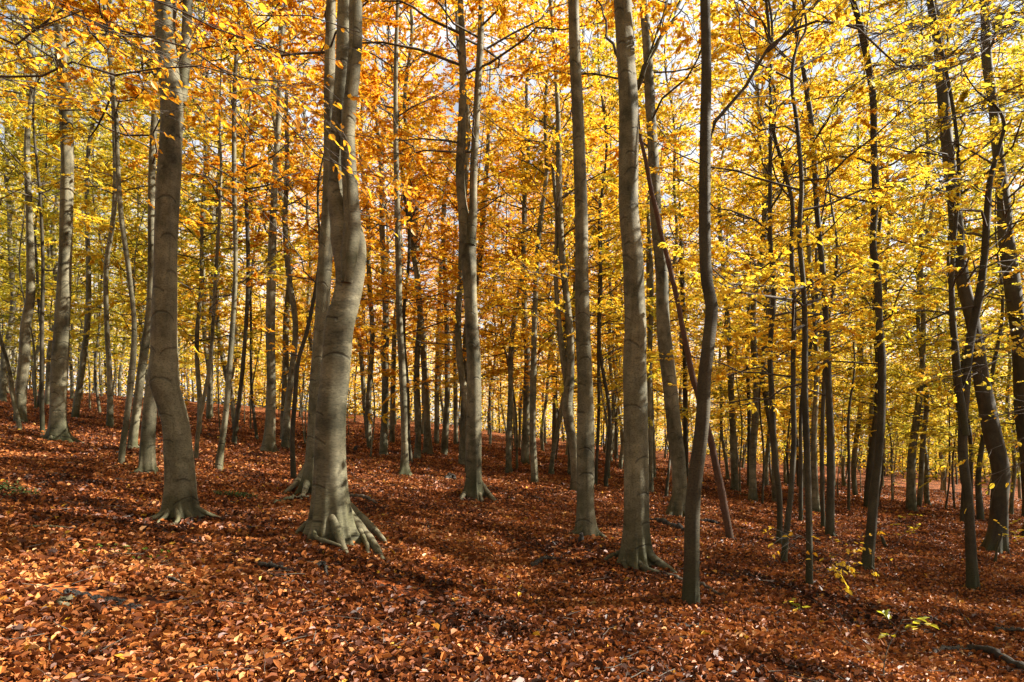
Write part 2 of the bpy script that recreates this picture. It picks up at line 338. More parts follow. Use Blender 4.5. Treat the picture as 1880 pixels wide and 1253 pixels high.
def crown_limbs(C, hb, H, Rc, n, low=.1, upright=.9):
    """limb centre lines springing from trunk line C"""
    z0 = C[0, 2]+.3; u = np.sort(rng.uniform(0, 1, n)**.9); z = z0+hb+(H-hb)*.97*u
    k = np.clip(np.searchsorted(C[:, 2], z), 1, len(C)-1); fr = ((z-C[k-1, 2])/np.maximum(C[k, 2]-C[k-1, 2], 1e-3))[:, None]
    P0 = (C[k-1]*(1-fr)+C[k]*fr); az = np.cumsum(U(1.6, 3.2, n))
    el = low+(upright-low)*u+rng.normal(0, .13, n)
    L = Rc*(.45+.75*np.sin(np.pi*np.clip(u*.9+.12, 0, 1)**.8))*U(.65, 1.2, n); L = np.maximum(L, .5)
    D = np.stack([np.cos(az)*np.cos(el), np.sin(az)*np.cos(el), np.sin(el)], 1)
    LP = curves(P0[:, :3], D, L, rng.normal(.05, .2, n), 7, .05)
    r0 = np.minimum(.007*L+.004, P0[:, 3]*.6)
    return LP, r0[:, None]*np.linspace(1, .22, 7)[None], L

def build_tree(C, name, label, bark, nleaf, hb, Rc, tone, d, flare=1.0, hf=.22, lobes=6, stems=(), limbs=(), group=None, seed=0, buttress=None, nl=None, size=.074, tstart=None, low=.1, cat='tree', roots=None):
    """C [K,4] trunk line in world space, stems: further [K,4] lines, limbs: (points [n,3], radius, leaves)"""
    base = C[0, :3].copy(); base[2] += .3; off = np.array([*base, 0])
    root = tag(link(name, None, loc=base), label, cat, group)
    root.empty_display_size = .3
    g = Geo(); near = d < 16
    trunk_geo(g, C-off, 84 if d < 12 else (44 if d < 18 else (20 if d < 25 else 12)), flare, hf, lobes, seed, buttress)
    if near and flare > .25 and not roots:          # surface roots running out through the litter
        q = np.random.default_rng(seed+50); r0 = C[22, 3]
        for an in g.ang:
            if q.uniform() < .12: continue
            Lr = r0*q.uniform(1.8, 5.5)*min(1.2, flare+.2); s = np.linspace(0, 1, 10); aa = an+.5*q.normal()*s+.12*np.sin(s*5+q.uniform(0, 6))
            rad = r0*.75+Lr*s; x = base[0]+rad*np.cos(aa); y = base[1]+rad*np.sin(aa)
            th_ = r0*q.uniform(.24, .42)*(1-.8*s); z = terrain(x, y)-base[2]+r0*1.25*np.exp(-s*4.2)+.045-th_*.4-.07*s**2
            tubes(g, np.stack([x-base[0], y-base[1], z], 1)[None], th_[None], 10)
    for P, rad in (roots or ()):          # traced roots
        P = catmull(P-base, 16); tubes(g, P[None], (rad*np.linspace(1, .3, 16)*(1+.06*np.sin(np.arange(16)*1.7)))[None], 14)
    for S in stems: tubes(g, (S[:, :3]-base)[None], S[:, 3][None], 20 if near else 10)
    link('trunk', g.mesh('trunk', [bark], uv=True), root)
    H = C[-1, 2]-base[2]; g = Geo(); Cb = C-off
    n = nl or int(np.clip((H-hb)*2.3, 8, 48))
    LP, LR, LL = crown_limbs(Cb, hb, H, Rc, n, low=low)
    if len(stems) and nleaf:
        for S in stems:
            Sb = S-off; Sb = Sb.copy(); Sb[0, 2] -= .3
            if Sb[-1, 2] > 9:
                a, b, c2 = crown_limbs(Sb, max(.5, hb-Sb[0, 2]-.3), Sb[-1, 2]-Sb[0, 2]-.3, Rc*.9, max(6, n//2), low=low)
                LP = np.concatenate([LP, a]); LR = np.concatenate([LR, b]); LL = np.concatenate([LL, c2])
    foliage(g, LP, LR, LL, nleaf, fine=near, twigs=d < 22, size=size*(1 if near else 1.05), t0=.5, sides=5 if d < 30 else 3)
    cr = link('crown', g.mesh('crown', [M_TWIG, M_LEAF], tattr=True), root); cr.color = (tone, 1, 1, 1)
    for (pts, rad, lv, *tn) in limbs:
        g = Geo(); P = catmull(np.asarray(pts, float)-base, 14)[None]; ll = np.array([np.linalg.norm(np.diff(P[0], axis=0), axis=1).sum()])
        P[0, 1:-1] += rng.normal(0, .008*ll[0], (12, 3)); rr = rad*np.linspace(1, .3, 14)[None]
        if lv: foliage(g, P, rr, ll, lv, fine=True, size=.066, start=.2, t0=.5, sec_k=max(3.2, 5/ll[0]), sides=8)
        else: tubes(g, P, rr, 8)
        b = link('branch', g.mesh('branch', [bark if rad > .03 else M_TWIG, M_LEAF], uv=True, tattr=True), root); b.color = ((tn[0] if tn else tone), 1, 1, 1)
    return root

def line_from_photo(pts, H, d=None, taper=.30):
    """traced trunk (base first: px, py, width px) -> [K,4] line with the top grown out of the picture"""
    b = hit(pts[0][0], pts[0][1]); d = d or b[1]
    q = np.array([[*at(x, y, d), w/FPX*d/2/math.hypot(1, (x-CX)/FPX)*.98] for x, y, w in pts]); q[0, 2] = min(q[0, 2], b[2]+.02) if d == b[1] else q[0, 2]
    z0 = q[0, 2]; top = z0+H
    if q[-1, 2] < top-1:
        dr = nrm(q[-1, :3]-q[max(0, len(q)-3), :3]); dr[0] *= .6; dr[2] = 1; r1 = q[-1, 3]; h = top-q[-1, 2]; ex = []
        for f in (.3, .65, 1.0):
            p = q[-1, :3]+dr*h*f*np.array([1-.4*f, 1, 1])+np.array([rng.normal(0, .12), rng.normal(0, .2), 0]); p[2] = q[-1, 2]+h*f
            ex.append([*p, max(.008, r1*(1-.93*f))])
        q = np.concatenate([q, ex])
    q[1:, 1] += np.cumsum(rng.normal(0, .03, len(q)-1))*np.clip((q[1:, 2]-z0)/2, 0, 1)
    q = np.concatenate([[q[0]-np.array([0, 0, .3, 0])], q])
    K = int(np.clip(H*(9 if d < 12 else 5 if d < 25 else 2.5), 24, 190))
    C = catmull(q, K); C[:, 3] = np.maximum(C[:, 3], .006)
    # more rings in the lowest metre
    h = np.concatenate([np.linspace(C[0, 2], z0+.9, 22), C[C[:, 2] > z0+.95, 2]])
    zz = np.maximum.accumulate(C[:, 2]+np.arange(K)*1e-6)
    return np.stack([np.interp(h, zz, C[:, i]) for i in range(4)], 1), d, z0
# ------------------------------------------------------------------ setting: ground
def build_ground():
    nr, na = 260, 420
    r = np.concatenate([[0.0], .4*np.exp(np.linspace(0, math.log(480/.4), nr-1))]); a = np.linspace(0, 2*np.pi, na, endpoint=False)
    X = r[:, None]*np.sin(a)[None]; Y = r[:, None]*np.cos(a)[None]; Z = terrain(X, Y)
    V = np.stack([X, Y, Z], -1).reshape(-1, 3); idx = np.arange(nr*na).reshape(nr, na)
    p, q = idx[:-1], idx[1:]; F = np.stack([p, np.roll(p, -1, 1), np.roll(q, -1, 1), q], -1).reshape(-1, 4)
    F = F[:, ::-1]; g = Geo(); g.add(V, F); o = link('ground', g.mesh('ground', [M_GROUND])); tag(o, kind='structure')
build_ground()
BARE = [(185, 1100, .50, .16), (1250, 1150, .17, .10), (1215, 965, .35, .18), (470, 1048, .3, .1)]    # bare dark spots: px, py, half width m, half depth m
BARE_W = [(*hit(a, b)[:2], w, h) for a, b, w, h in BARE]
def build_litter():
    n = 1100000; r = []
    # density over distance: even near by, thinning with distance
    rr = np.linspace(2.6, 75, 3000); dens = 1500*np.minimum(1, (7.5/rr)**1.45)*rr; cdf = np.cumsum(dens); cdf /= cdf[-1]
    d = np.interp(U(0, 1, n), cdf, rr); a = U(-.86, .86, n)
    x, y = d*np.sin(a), d*np.cos(a)
    keep = np.ones(n, bool)
    patch = np.sin(1.3*x+.4*y)*np.sin(1.1*y-.5*x+1)+.5*np.sin(3.1*x+2)*np.sin(2.7*y)
    keep &= ~((patch > 1.0) & (rng.uniform(0, 1, n) < .8))
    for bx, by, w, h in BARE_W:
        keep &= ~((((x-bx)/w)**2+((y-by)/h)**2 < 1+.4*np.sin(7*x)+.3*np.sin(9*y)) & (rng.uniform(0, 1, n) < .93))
    x, y, d, patch = x[keep], y[keep], d[keep], patch[keep]; n = len(x)
    z = terrain(x, y)+U(.0, .035, n)**1.0
    az = U(0, 2*np.pi, n); D = np.stack([np.cos(az), np.sin(az), rng.normal(0, .5, n)], 1)
    N = np.array([0, 0, 1.])+rng.normal(0, .8, (n, 3)); N[:, 2] = np.abs(N[:, 2])+.15
    L = np.clip(rng.normal(.045, .017, n), .018, .1)*np.clip((d/13)**.5, 1, 1.8)
    t = np.clip(rng.beta(2.0, 2.4, n)-.03+.11*np.sin(.8*x+.3*y)*np.sin(.9*y)+.10*np.sin(2.3*x-1.1*y+1)*np.sin(2.9*y+.7*x)-.22*(patch > .75), 0, .93)
    s = rng.uniform(0, 1, n); t = np.where(s > .988, U(.96, 1, n), t)
    g = Geo(); leaves(g, np.stack([x, y, z], 1), D, N, L, t, 0, True, .56, .65)
    o = link('leaf_litter', g.mesh('leaf_litter', [M_LITTER], tattr=True)); tag(o, 'deep carpet of fallen russet and copper beech leaves covering the ground', kind='stuff')
build_litter()

# ------------------------------------------------------------------ traced trees
B_, R_, D_ = M_BARK, M_ROUGH_SHADED, M_RED
G_, Y_ = 'beech_tree', 'young_beech_tree'
T = [
# name, label, bark, H, hb, leaves, crown radius, tone, flare, lobes, points from the base up, options
(G_, 'thick shaded beech with a kinked bent lower trunk and forked top', B_, 22, 9.5, 9000, 3.0, .40, .45, 7,
 '333,955,62 331,923,58 331,886,56 328,834,54 322,782,52 312,746,55 301,704,58 299,652,54 301,600,50 303,560,48 307,450,45 314,350,46 320,250,43 322,190,44 316,130,42 308,65,39 306,0,38',
 dict(stems=['330,190,24 338,130,22 342,65,19 345,0,18'])),
(G_, 'massive sunlit forked beech with spreading buttress roots', B_, 24, 9.5, 9000, 3.2, .38, .60, 8,
 '608,995,70 608,954,68 607,912,65 607,860,60 607,808,59 609,756,58 612,704,57 616,652,56 620,600,57 629,560,55 636,525,53 637,475,60 634,440,67 629,408,60 612,350,34 612,300,27 613,250,26 617,200,28 623,100,28 626,0,28',
 dict(stems=['637,520,22 640,475,32 646,430,33 648,400,31 643,350,29 640,300,28 638,250,27 642,200,25 652,100,25 653,0,24'], buttress=[-2.75, -2.2, -1.65, -.95, -.5, .2, 1.6, 2.6], hf=.20, roots=[
 ([(622, 985, .34), (640, 990, .22), (662, 1000, .12), (688, 1018, .05), (704, 1032, -.03)], .085), ([(630, 975, .30), (665, 980, .14), (695, 996, .05), (716, 1008, -.04)], .065),
 ([(610, 1000, .26), (618, 1005, .14), (628, 1014, .04), (640, 1024, -.04)], .060), ([(596, 992, .30), (578, 985, .16), (558, 984, .06), (538, 986, -.04)], .070),
 ([(598, 998, .20), (580, 995, .10), (582, 1004, .05), (604, 1010, .04), (630, 1017, .02), (640, 1022, -.03)], .030), ([(660, 1000, .12), (672, 1012, .06), (676, 1026, -.02)], .04)])),
(G_, 'straight pale beech just behind the massive forked beech, half hidden', B_, 22, 8, 8000, 2.8, .4, .7, 5,
 '571,908,38 573,860,31 577,808,28 581,704,27 590,600,27 596,500,27 603,400,26 606,300,24 608,100,20 610,0,18', dict(roots=[([(566, 900, .35), (552, 902, .18), (538, 906, .07), (518, 908, -.04)], .09), ([(566, 908, .22), (560, 914, .08), (552, 920, -.03)], .07)])),
(G_, 'upright central beech forking into two stems, long root to its right', B_, 21, 7.5, 8000, 2.9, .42, .8, 6,
 '870,914,32 870,886,30 870,808,28 870,730,27 869,652,26 866,600,25 863,550,25 860,475,29 858,430,31 850,385,20 844,325,17 847,250,16 850,150,14 845,0,11',
 dict(roots=[([(872, 905, .30), (886, 910, .14), (898, 917, .06), (914, 925, -.04)], .09), ([(872, 908, .22), (880, 918, .08), (888, 926, -.03)], .07), ([(866, 906, .25), (856, 912, .08), (845, 919, -.03)], .08)], stems=['862,450,22 868,400,16 869,350,14 870,300,14 874,225,13 878,150,13 882,75,12 884,0,11'])),
(G_, 'straight slim grey beech left of the thick central-right beech, stub at its foot', B_, 22, 9, 7000, 2.7, .46, .35, 5,
 '1077,988,38 1075,938,33 1075,860,33 1075,782,32 1074,704,29 1071,625,28 1067,500,25 1067,400,24 1064,300,23 1060,200,22 1055,100,21 1052,0,20', {}),
(G_, 'beech with an S-bent foot tucked behind a straight slim beech', B_, 18, 5, 7000, 2.5, .48, .3, 4,
 '1056,905,19 1057,860,18 1053,819,19 1045,782,19 1041,751,20 1045,704,18 1047,625,14 1040,550,13 1030,450,12 1026,360,12 1025,250,10 1020,125,8 1010,0,7',
 dict(stems=['1044,715,13 1036,673,12 1027,600,10 1020,500,8 1022,400,7 1014,300,6'])),
(G_, 'thick upright beech with a deep fold at its base and sunlit right flank', B_, 24, 10, 9000, 3.2, .46, .6, 6,
 '1169,1037,56 1168,1005,54 1167,965,50 1167,912,48 1167,860,46 1167,756,45 1165,652,44 1165,600,41 1164,540,39 1160,450,38 1155,400,37 1153,300,37 1153,200,36 1148,100,34 1142,0,33',
 dict(buttress=[-2.9, -1.75, -1.35, -.5, .8, 2.4],
      limbs=[('1156,170,8.9 1172,160,8.8 1187,120,8.7 1212,75,8.6 1245,12,8.5 1262,-60,8.4', .040, 250, .5), ('1150,130,8.9 1128,95,9.0 1112,45,9.2 1100,0,9.4 1090,-60,9.6', .022, 200, .5)])),
(G_, 'beech leaning left with bright sunlit right edge, behind the front thin trunk', B_, 22, 8, 7500, 2.8, .47, .7, 5,
 '1240,950,38 1247,912,31 1246,860,28 1239,808,28 1228,704,27 1218,625,26 1214,500,23 1204,400,22 1200,300,20 1195,200,19 1191,100,18 1184,0,17', {}),
(G_, 'nearest slender dark beech with rough bark and one long arching limb', R_, 17, 8.5, 4000, 2.2, .5, .24, 4,
 '1267,1112,32 1269,1043,30 1270,965,30 1273,912,29 1277,860,28 1282,808,26 1285,756,25 1285,704,24 1288,652,24 1295,600,24 1297,575,24 1289,525,23 1287,450,22 1287,350,21 1286,250,20 1287,150,19 1286,0,18',
 dict(limbs=[('1290,315,7.0 1299,285,6.95 1304,250,6.9 1325,205,6.85 1365,155,6.8 1410,95,6.7 1462,52,6.6 1530,43,6.5 1575,62,6.4 1625,100,6.3 1690,128,6.2', .022, 200, .6), ('1410,95,6.7 1450,55,6.7 1510,0,6.7 1560,-50,6.7', .013, 60, .6)])),
(Y_, 'sinuous dark young beech with a bright lit foot, standing alone on the right slope', R_, 14, 5.2, 3500, 2.0, .55, .3, 4,
 '1592,1047,24 1601,965,20 1608,912,19 1615,860,17 1622,782,16 1625,704,16 1626,652,16 1622,600,15 1619,525,15 1610,450,14 1614,350,14 1611,250,13 1607,175,14 1596,100,14 1583,50,14 1569,0,12', {}),
(Y_, 'thin black young beech with a leafy yellow sprout at its foot', R_, 12, 4.2, 2600, 1.9, .52, .1, 3,
 '1486,1078,14 1486,1000,13 1486,912,13 1482,808,13 1479,704,12 1479,600,11 1473,525,10 1466,425,10 1467,350,9 1461,250,8 1454,125,7 1462,90,6 1482,50,5 1480,0,5',
 dict(limbs=[('1484,1022,8.3 1505,1010,8.1 1535,1018,7.9 1568,1030,7.7', .007, 48, .57), ('1485,1045,8.3 1515,1052,8.2 1550,1030,8.2 1575,1010,8.3', .005, 40, .55), ('1487,1000,8.3 1470,985,8.1 1440,1000,7.9', .005, 22, .55)])),
(Y_, 'young beech curving right then left, left neighbour of the thin black one', R_, 12, 4, 2600, 1.9, .5, .12, 3,
 '1439,1035,13 1445,965,12 1453,910,11 1459,860,11 1463,808,10 1461,740,10 1464,660,10 1462,560,9 1458,450,9 1460,375,8 1440,300,8 1422,240,7 1417,150,6 1420,50,5', {}),
(Y_, 'narrow upright young beech, first thin stem right of the leaning red trunk', R_, 13, 4.5, 2600, 1.9, .48, .2, 3,
 '1430,1002,13 1431,960,11 1430,912,11 1422,834,11 1418,756,11 1416,652,10 1421,520,10 1416,450,9 1415,350,8 1416,200,7 1412,60,6', {}),
(G_, 'mid sized dark beech swaying right, behind and right of the thin black beech', R_, 16, 4.5, 4500, 2.3, .48, .3, 4,
 '1523,985,18 1525,912,16 1527,808,15 1523,704,13 1518,600,12 1510,500,11 1499,400,11 1492,300,11 1484,225,11 1468,125,9 1452,40,8', {}),
(Y_, 'front right slender beech that splits low into two crossing stems', R_, 14, 5, 3800, 2.1, .58, .25, 4,  # dark bark chosen to paint in the leaf shade
 '1786,1084,25 1784,1017,22 1780,912,20 1774,834,20 1772,782,18 1778,704,18 1784,652,18 1795,600,18 1805,550,18 1817,475,16 1821,400,15 1826,325,12 1843,255,9 1850,225,8 1835,195,6 1805,175,4',
 dict(stems=['1773,800,15 1765,740,15 1760,704,14 1754,640,14 1750,600,13 1747,520,11 1752,440,9 1760,340,8'],
      limbs=[('1805,545,10 1840,520,9.6 1880,500,9.2 1930,490,8.8', .012, 160, .6), ('1823,380,10 1795,340,9.3 1750,330,8.7 1700,345,8.2', .012, 220, .57), ('1786,650,10 1830,640,9.5 1880,655,9.1', .01, 150, .6)])),
(G_, 'big shaded beech with a swept bend leaning left, near the right edge', R_, 23, 5.5, 9000, 3.2, .56, .5, 5,  # its shade is put into the darker bark
 '1827,1011,46 1833,965,38 1834,912,36 1832,860,36 1820,808,37 1808,756,35 1798,704,32 1790,652,30 1780,600,28 1760,500,27 1749,400,27 1739,300,25 1729,200,23 1722,100,22 1707,0,21',
 dict(limbs=[('1722,95,17 1700,60,15 1680,50,13 1650,70,11', .02, 300, .6), ('1745,300,17 1765,230,15 1790,200,13 1830,210,11', .02, 300, .62)])),
(G_, 'dark beech cut by the right edge with a snapped side stub', R_, 23, 4.5, 9000, 3.1, .62, .5, 5,  # darker bark stands in for the shade on this trunk
 '1902,985,44 1900,940,38 1892,850,37 1885,790,36 1878,704,36 1873,640,35 1863,560,34 1854,490,33 1847,425,31 1842,350,26 1832,270,22 1826,200,20 1815,100,21 1811,0,20',
 dict(limbs=[('1858,500,12 1836,500,11.9 1820,502,11.8', .02, 0), ('1815,90,12 1845,30,10 1880,20,8.5 1930,15,7', .02, 160, .7), ('1812,60,12 1800,90,9 1770,140,7 1740,170,6', .016, 120, .7), ('1846,400,12 1880,330,10.5 1920,300,9.5', .015, 220, .62)])),
(G_, 'short-looking dark trunk with a lit right side far down the right slope', B_, 17, 2.5, 5000, 3.0, .58, .5, 4,
 '1673,938,21 1672,890,18 1674,834,16 1682,770,14 1690,700,12 1694,600,10 1690,480,8', {}),
(G_, 'tall pale beech striped with shadow near the left edge, bulging foot', B_, 23, 8, 8500, 3.0, .56, .55, 6,
 '108,811,42 107,782,35 108,730,32 110,652,33 113,600,31 115,560,29 116,500,27 121,400,26 122,300,26 121,200,25 114,100,22 110,0,20', {}),
(G_, 'pale beech with a bright lit foot at the far left', B_, 20, 6.5, 7000, 2.8, .56, .3, 4,
 '37,775,25 38,730,23 44,652,23 46,600,21 55,550,19 56,500,17 53,400,14 50,250,12 58,150,11 40,0,10', {}),
(Y_, 'thin grey sapling leaning left across the far left trees', B_, 9, 4, 1500, 1.4, .58, .1, 3,
 '36,790,10 23,730,10 10,662,9 0,626,9 -12,560,8', {}),
(G_, 'grey beech cut by the left edge, curving right', B_, 20, 6, 7000, 2.7, .6, .3, 4,
 '6,722,18 10,660,16 19,600,14 26,520,13 28,450,12 22,375,12 14,250,10 20,100,9', {}),
(Y_, 'thin straight sapling just left of the tall striped beech', R_, 11, 5, 1800, 1.5, .58, .2, 3,
 '78,797,10 77,704,9 78,600,8 80,480,7 74,350,6', {}),
(Y_, 'slim beech slanting right of the tall striped beech', B_, 15, 6, 3500, 2.0, .58, .3, 3,
 '138,769,15 148,704,13 156,650,12 163,600,12 165,500,10 160,380,9 166,250,8', {}),
(Y_, 'slender beech with a small flared foot, fourth stem from the left edge', B_, 15, 6, 3500, 2.0, .56, .5, 4,
 '202,786,14 202,704,11 197,600,10 196,500,10 211,380,10 213,250,10 208,125,10 200,0,8', {}),
(Y_, 'grey pole of a beech bowing right at mid height, front one of a close pair', B_, 15, 6, 3500, 2.0, .54, .1, 3,
 '223,852,13 235,756,12 246,652,12 250,600,10 240,500,10 228,400,10 219,300,9 212,200,9 204,100,8 192,0,7', {}),
(G_, 'leaning grey beech, rear one of a close pair left of the kinked beech', B_, 18, 6.5, 5000, 2.4, .5, .3, 4,
 '242,826,18 251,756,17 258,704,17 267,640,17 276,580,16 280,500,15 281,400,15 280,300,14 284,200,13 289,130,12 292,0,11', {}),
(G_, 'sunny stout beech foot half hidden behind the kinked beech', B_, 20, 8, 6000, 2.6, .46, .5, 5,
 '270,868,31 270,834,30 273,782,28 278,730,27 286,650,25 290,560,23 294,450,20 300,300,17', {}),
(Y_, 'very thin pale sapling curving right beside the kinked beech', B_, 11, 3.5, 1600, 1.5, .6, .2, 3,
 '360,845,9 364,782,8 370,741,8 380,678,8 384,626,7 388,600,7 393,500,7 400,380,6 405,300,5 403,225,4', {}),
(Y_, 'pale straight slim beech behind the very thin sapling', B_, 15, 5.5, 3200, 2.0, .5, .4, 3,
 '385,765,13 386,690,11 388,600,10 392,480,9 388,350,8', {}),
(Y_, 'gently leaning slim beech between the kinked beech and the massive forked one', B_, 15, 4.5, 3500, 2.0, .46, .2, 3,
 '401,863,15 408,808,12 414,756,11 419,678,11 425,600,10 431,500,9 430,350,9 432,150,8 440,0,6', {}),
(Y_, 'dark thin pole directly behind the gently leaning slim beech', R_, 13, 5, 2600, 1.8, .42, .2, 3,
 '430,816,9 440,730,9 448,652,8 455,520,8 452,380,7', {}),
(G_, 'straight mid-distance beech with flared foot left of the massive forked beech', B_, 19, 6, 6000, 2.5, .38, .9, 5,
 '494,832,24 496,782,20 497,704,18 497,600,18 500,500,17 503,400,14 507,300,12 512,200,11 516,100,10', {}),
(Y_, 'grey beech pair-mate just right of the straight mid-distance beech', B_, 16, 5.5, 3600, 2.0, .38, .5, 3,
 '525,824,16 528,756,13 537,678,12 543,600,11 529,500,11 523,425,10 526,300,9', {}),
(Y_, 'dark thin sapling leaning right toward the massive forked beech', R_, 10, 3.5, 1600, 1.5, .45, .2, 3,
 '539,881,11 537,808,9 542,730,9 548,662,8 564,610,8 576,550,7 587,485,6', {}),
(Y_, 'pale slim beech right of the massive forked beech, leaning left', B_, 14, 5, 3000, 1.9, .5, .2, 3,
 '675,806,10 668,730,9 665,678,9 658,600,8', {}),
(G_, 'even grey beech with flared foot, left of a close central pair', B_, 18, 6.5, 5500, 2.4, .42, .9, 5,
 '704,837,16 706,756,13 707,652,13 708,600,12 704,500,11 701,425,11 700,325,10 690,200,8', {}),
(G_, 'smooth grey beech with a root-flared foot standing forward on the central slope', B_, 18, 6.5, 5500, 2.4, .42, .9, 5,
 '742,873,17 743,834,14 742,756,13 737,652,13 734,600,12 732,500,12 730,400,11 728,300,10 727,200,9 728,100,8', {}),
(G_, 'light knobbly-footed beech between the forward grey one and the two-stemmed central beech', B_, 18, 6, 5500, 2.4, .44, .7, 5,
 '786,834,17 783,756,12 781,704,12 775,620,12 766,500,11 761,400,10 754,300,8', {}),
(Y_, 'thin grey stem tight behind the forward grey beech', B_, 15, 5.5, 3000, 1.9, .42, .3, 3,
 '720,814,10 722,700,9 725,600,9 738,480,8', {}),
(Y_, 'thin straight stem behind the knobbly-footed beech on its left', B_, 15, 5.5, 3000, 1.9, .42, .3, 3,
 '766,797,10 763,704,9 762,620,8 765,480,8', {}),
(Y_, 'thin straight stem behind the knobbly-footed beech on its right', B_, 15, 5.5, 3000, 1.9, .44, .3, 3,
 '802,815,10 802,704,9 806,560,8 812,450,7', {}),
(Y_, 'dark straight stem left of the two-stemmed central beech', B_, 16, 5.5, 3200, 2.0, .44, .3, 3,
 '816,834,14 820,756,11 821,652,10 817,500,9 814,400,9 820,325,8', {}),
(Y_, 'slim mossy stem in the gap left of the two-stemmed central beech', B_, 14, 5, 2600, 1.8, .46, .2, 3,
 '837,816,9 836,700,8 835,600,7', {}),
(G_, 'shaded beech touching the left flank of the two-stemmed central beech', B_, 18, 7, 5000, 2.4, .44, .3, 4,
 '849,855,15 851,782,14 853,700,13 858,600,12 880,480,11 888,380,10', {}),
(G_, 'slim smooth beech standing clear to the right of the two-stemmed central beech', B_, 17, 6, 5000, 2.3, .5, .5, 4,
 '982,889,13 978,808,12 979,704,12 981,600,10 985,500,10 993,400,9 1003,325,8', {}),
(G_, 'shaded mid-distance beech half a step left of the slim smooth one', B_, 17, 6, 5000, 2.3, .48, .3, 4,
 '964,852,16 966,756,13 968,678,12 962,550,10 962,325,9', {}),
(Y_, 'distant brown stem between the slim smooth beech and the S-bent one', R_, 14, 5, 3000, 2.0, .52, .3, 3,
 '1018,826,11 1018,704,10 1010,626,9 1004,500,7', {}),
(Y_, 'short lit trunk peeping left of the S-bent beech', B_, 14, 5, 2800, 1.9, .52, .3, 3,
 '1048,873,12 1047,800,10 1049,700,9', {}),
(Y_, 'hair-thin straight pole touching the straight slim beech on its right', R_, 12, 5, 1500, 1.5, .5, .1, 3,
 '1094,890,6 1099,782,6 1099,600,6 1103,450,5', {}),
(Y_, 'thin far pole between the straight slim beech and the thick upright one', R_, 14, 5, 2600, 1.9, .52, .2, 3,
 '1131,842,8 1133,704,7 1130,500,7', {}),
(Y_, 'thin trunk showing at the right flank of the thick upright beech', B_, 15, 6, 2600, 1.9, .5, .2, 3,
 '1195,905,10 1194,834,9 1192,700,9 1196,500,8', {}),
(Y_, 'small-footed slim beech between the thick upright and the left-leaning beech', B_, 15, 6, 2600, 1.9, .5, .3, 3,
 '1200,879,10 1196,756,9 1193,650,8 1190,450,7', {}),
(Y_, 'dark distant stem just right of the left-leaning beech', R_, 15, 5, 3000, 1.9, .48, .4, 3,
 '1259,876,11 1258,782,10 1257,652,9 1250,450,8', {}),
(G_, 'clean grey beech with a grassy foot, right of the leaning red trunk', B_, 17, 5.5, 4500, 2.3, .48, .4, 4,
 '1349,902,15 1347,808,13 1342,704,11 1338,600,10 1330,500,9 1322,400,8', {}),
(Y_, 'thin dark far stem right of the clean grey beech', R_, 14, 5, 2600, 1.9, .5, .2, 3,
 '1375,894,8 1375,756,7 1372,600,6', {}),
(Y_, 'dead little sapling stump-like stem left of the left-leaning beech foot', R_, 2.2, 1.6, 0, .5, .5, .1, 3,
 '1223,912,7 1225,890,6 1228,860,5', {}),
(Y_, 'thin leafy pole between the two dark swaying beeches on the right', R_, 12, 4, 2400, 1.8, .55, .1, 3,
 '1511,970,9 1509,886,8 1511,756,8 1520,600,7', {}),
(Y_, 'thin pole tucked left of the thin black beech', R_, 12, 4, 2400, 1.8, .52, .1, 3,
 '1470,957,9 1471,860,8 1472,740,7 1500,560,6', {}),
(G_, 'pale lit broad foot of a beech between two dark thin trunks on the right', B_, 17, 4.5, 4500, 2.4, .52, .8, 5,
 '1496,941,19 1496,892,14 1496,824,12 1500,700,10 1495,560,9', {}),
(Y_, 'hair-thin sapling standing alone in the right middle distance', R_, 9, 2.2, 1800, 1.6, .62, .1, 3,
 '1558,938,6 1558,860,6 1556,760,5', {}),
(G_, 'dark trunk directly behind the sinuous dark young beech', R_, 16, 3.5, 4500, 2.5, .58, .3, 4,
 '1592,933,14 1600,834,12 1610,756,11 1612,652,10 1605,500,9', {}),
(Y_, 'slim dark stem right of the sinuous beech, bending toward the right', R_, 14, 3, 3500, 2.2, .6, .3, 3,
 '1768,960,12 1770,880,11 1764,800,10 1752,700,9 1745,560,8', {}),
(Y_, 'leafy dark stem behind the left foot of the big shaded right-hand beech', R_, 14, 3, 3500, 2.2, .62, .3, 3,
 '1800,955,15 1797,880,12 1806,800,10 1820,700,9', {}),
]
def parse(s): return [tuple(float(v) for v in p.split(',')) for p in s.split()]
used = []
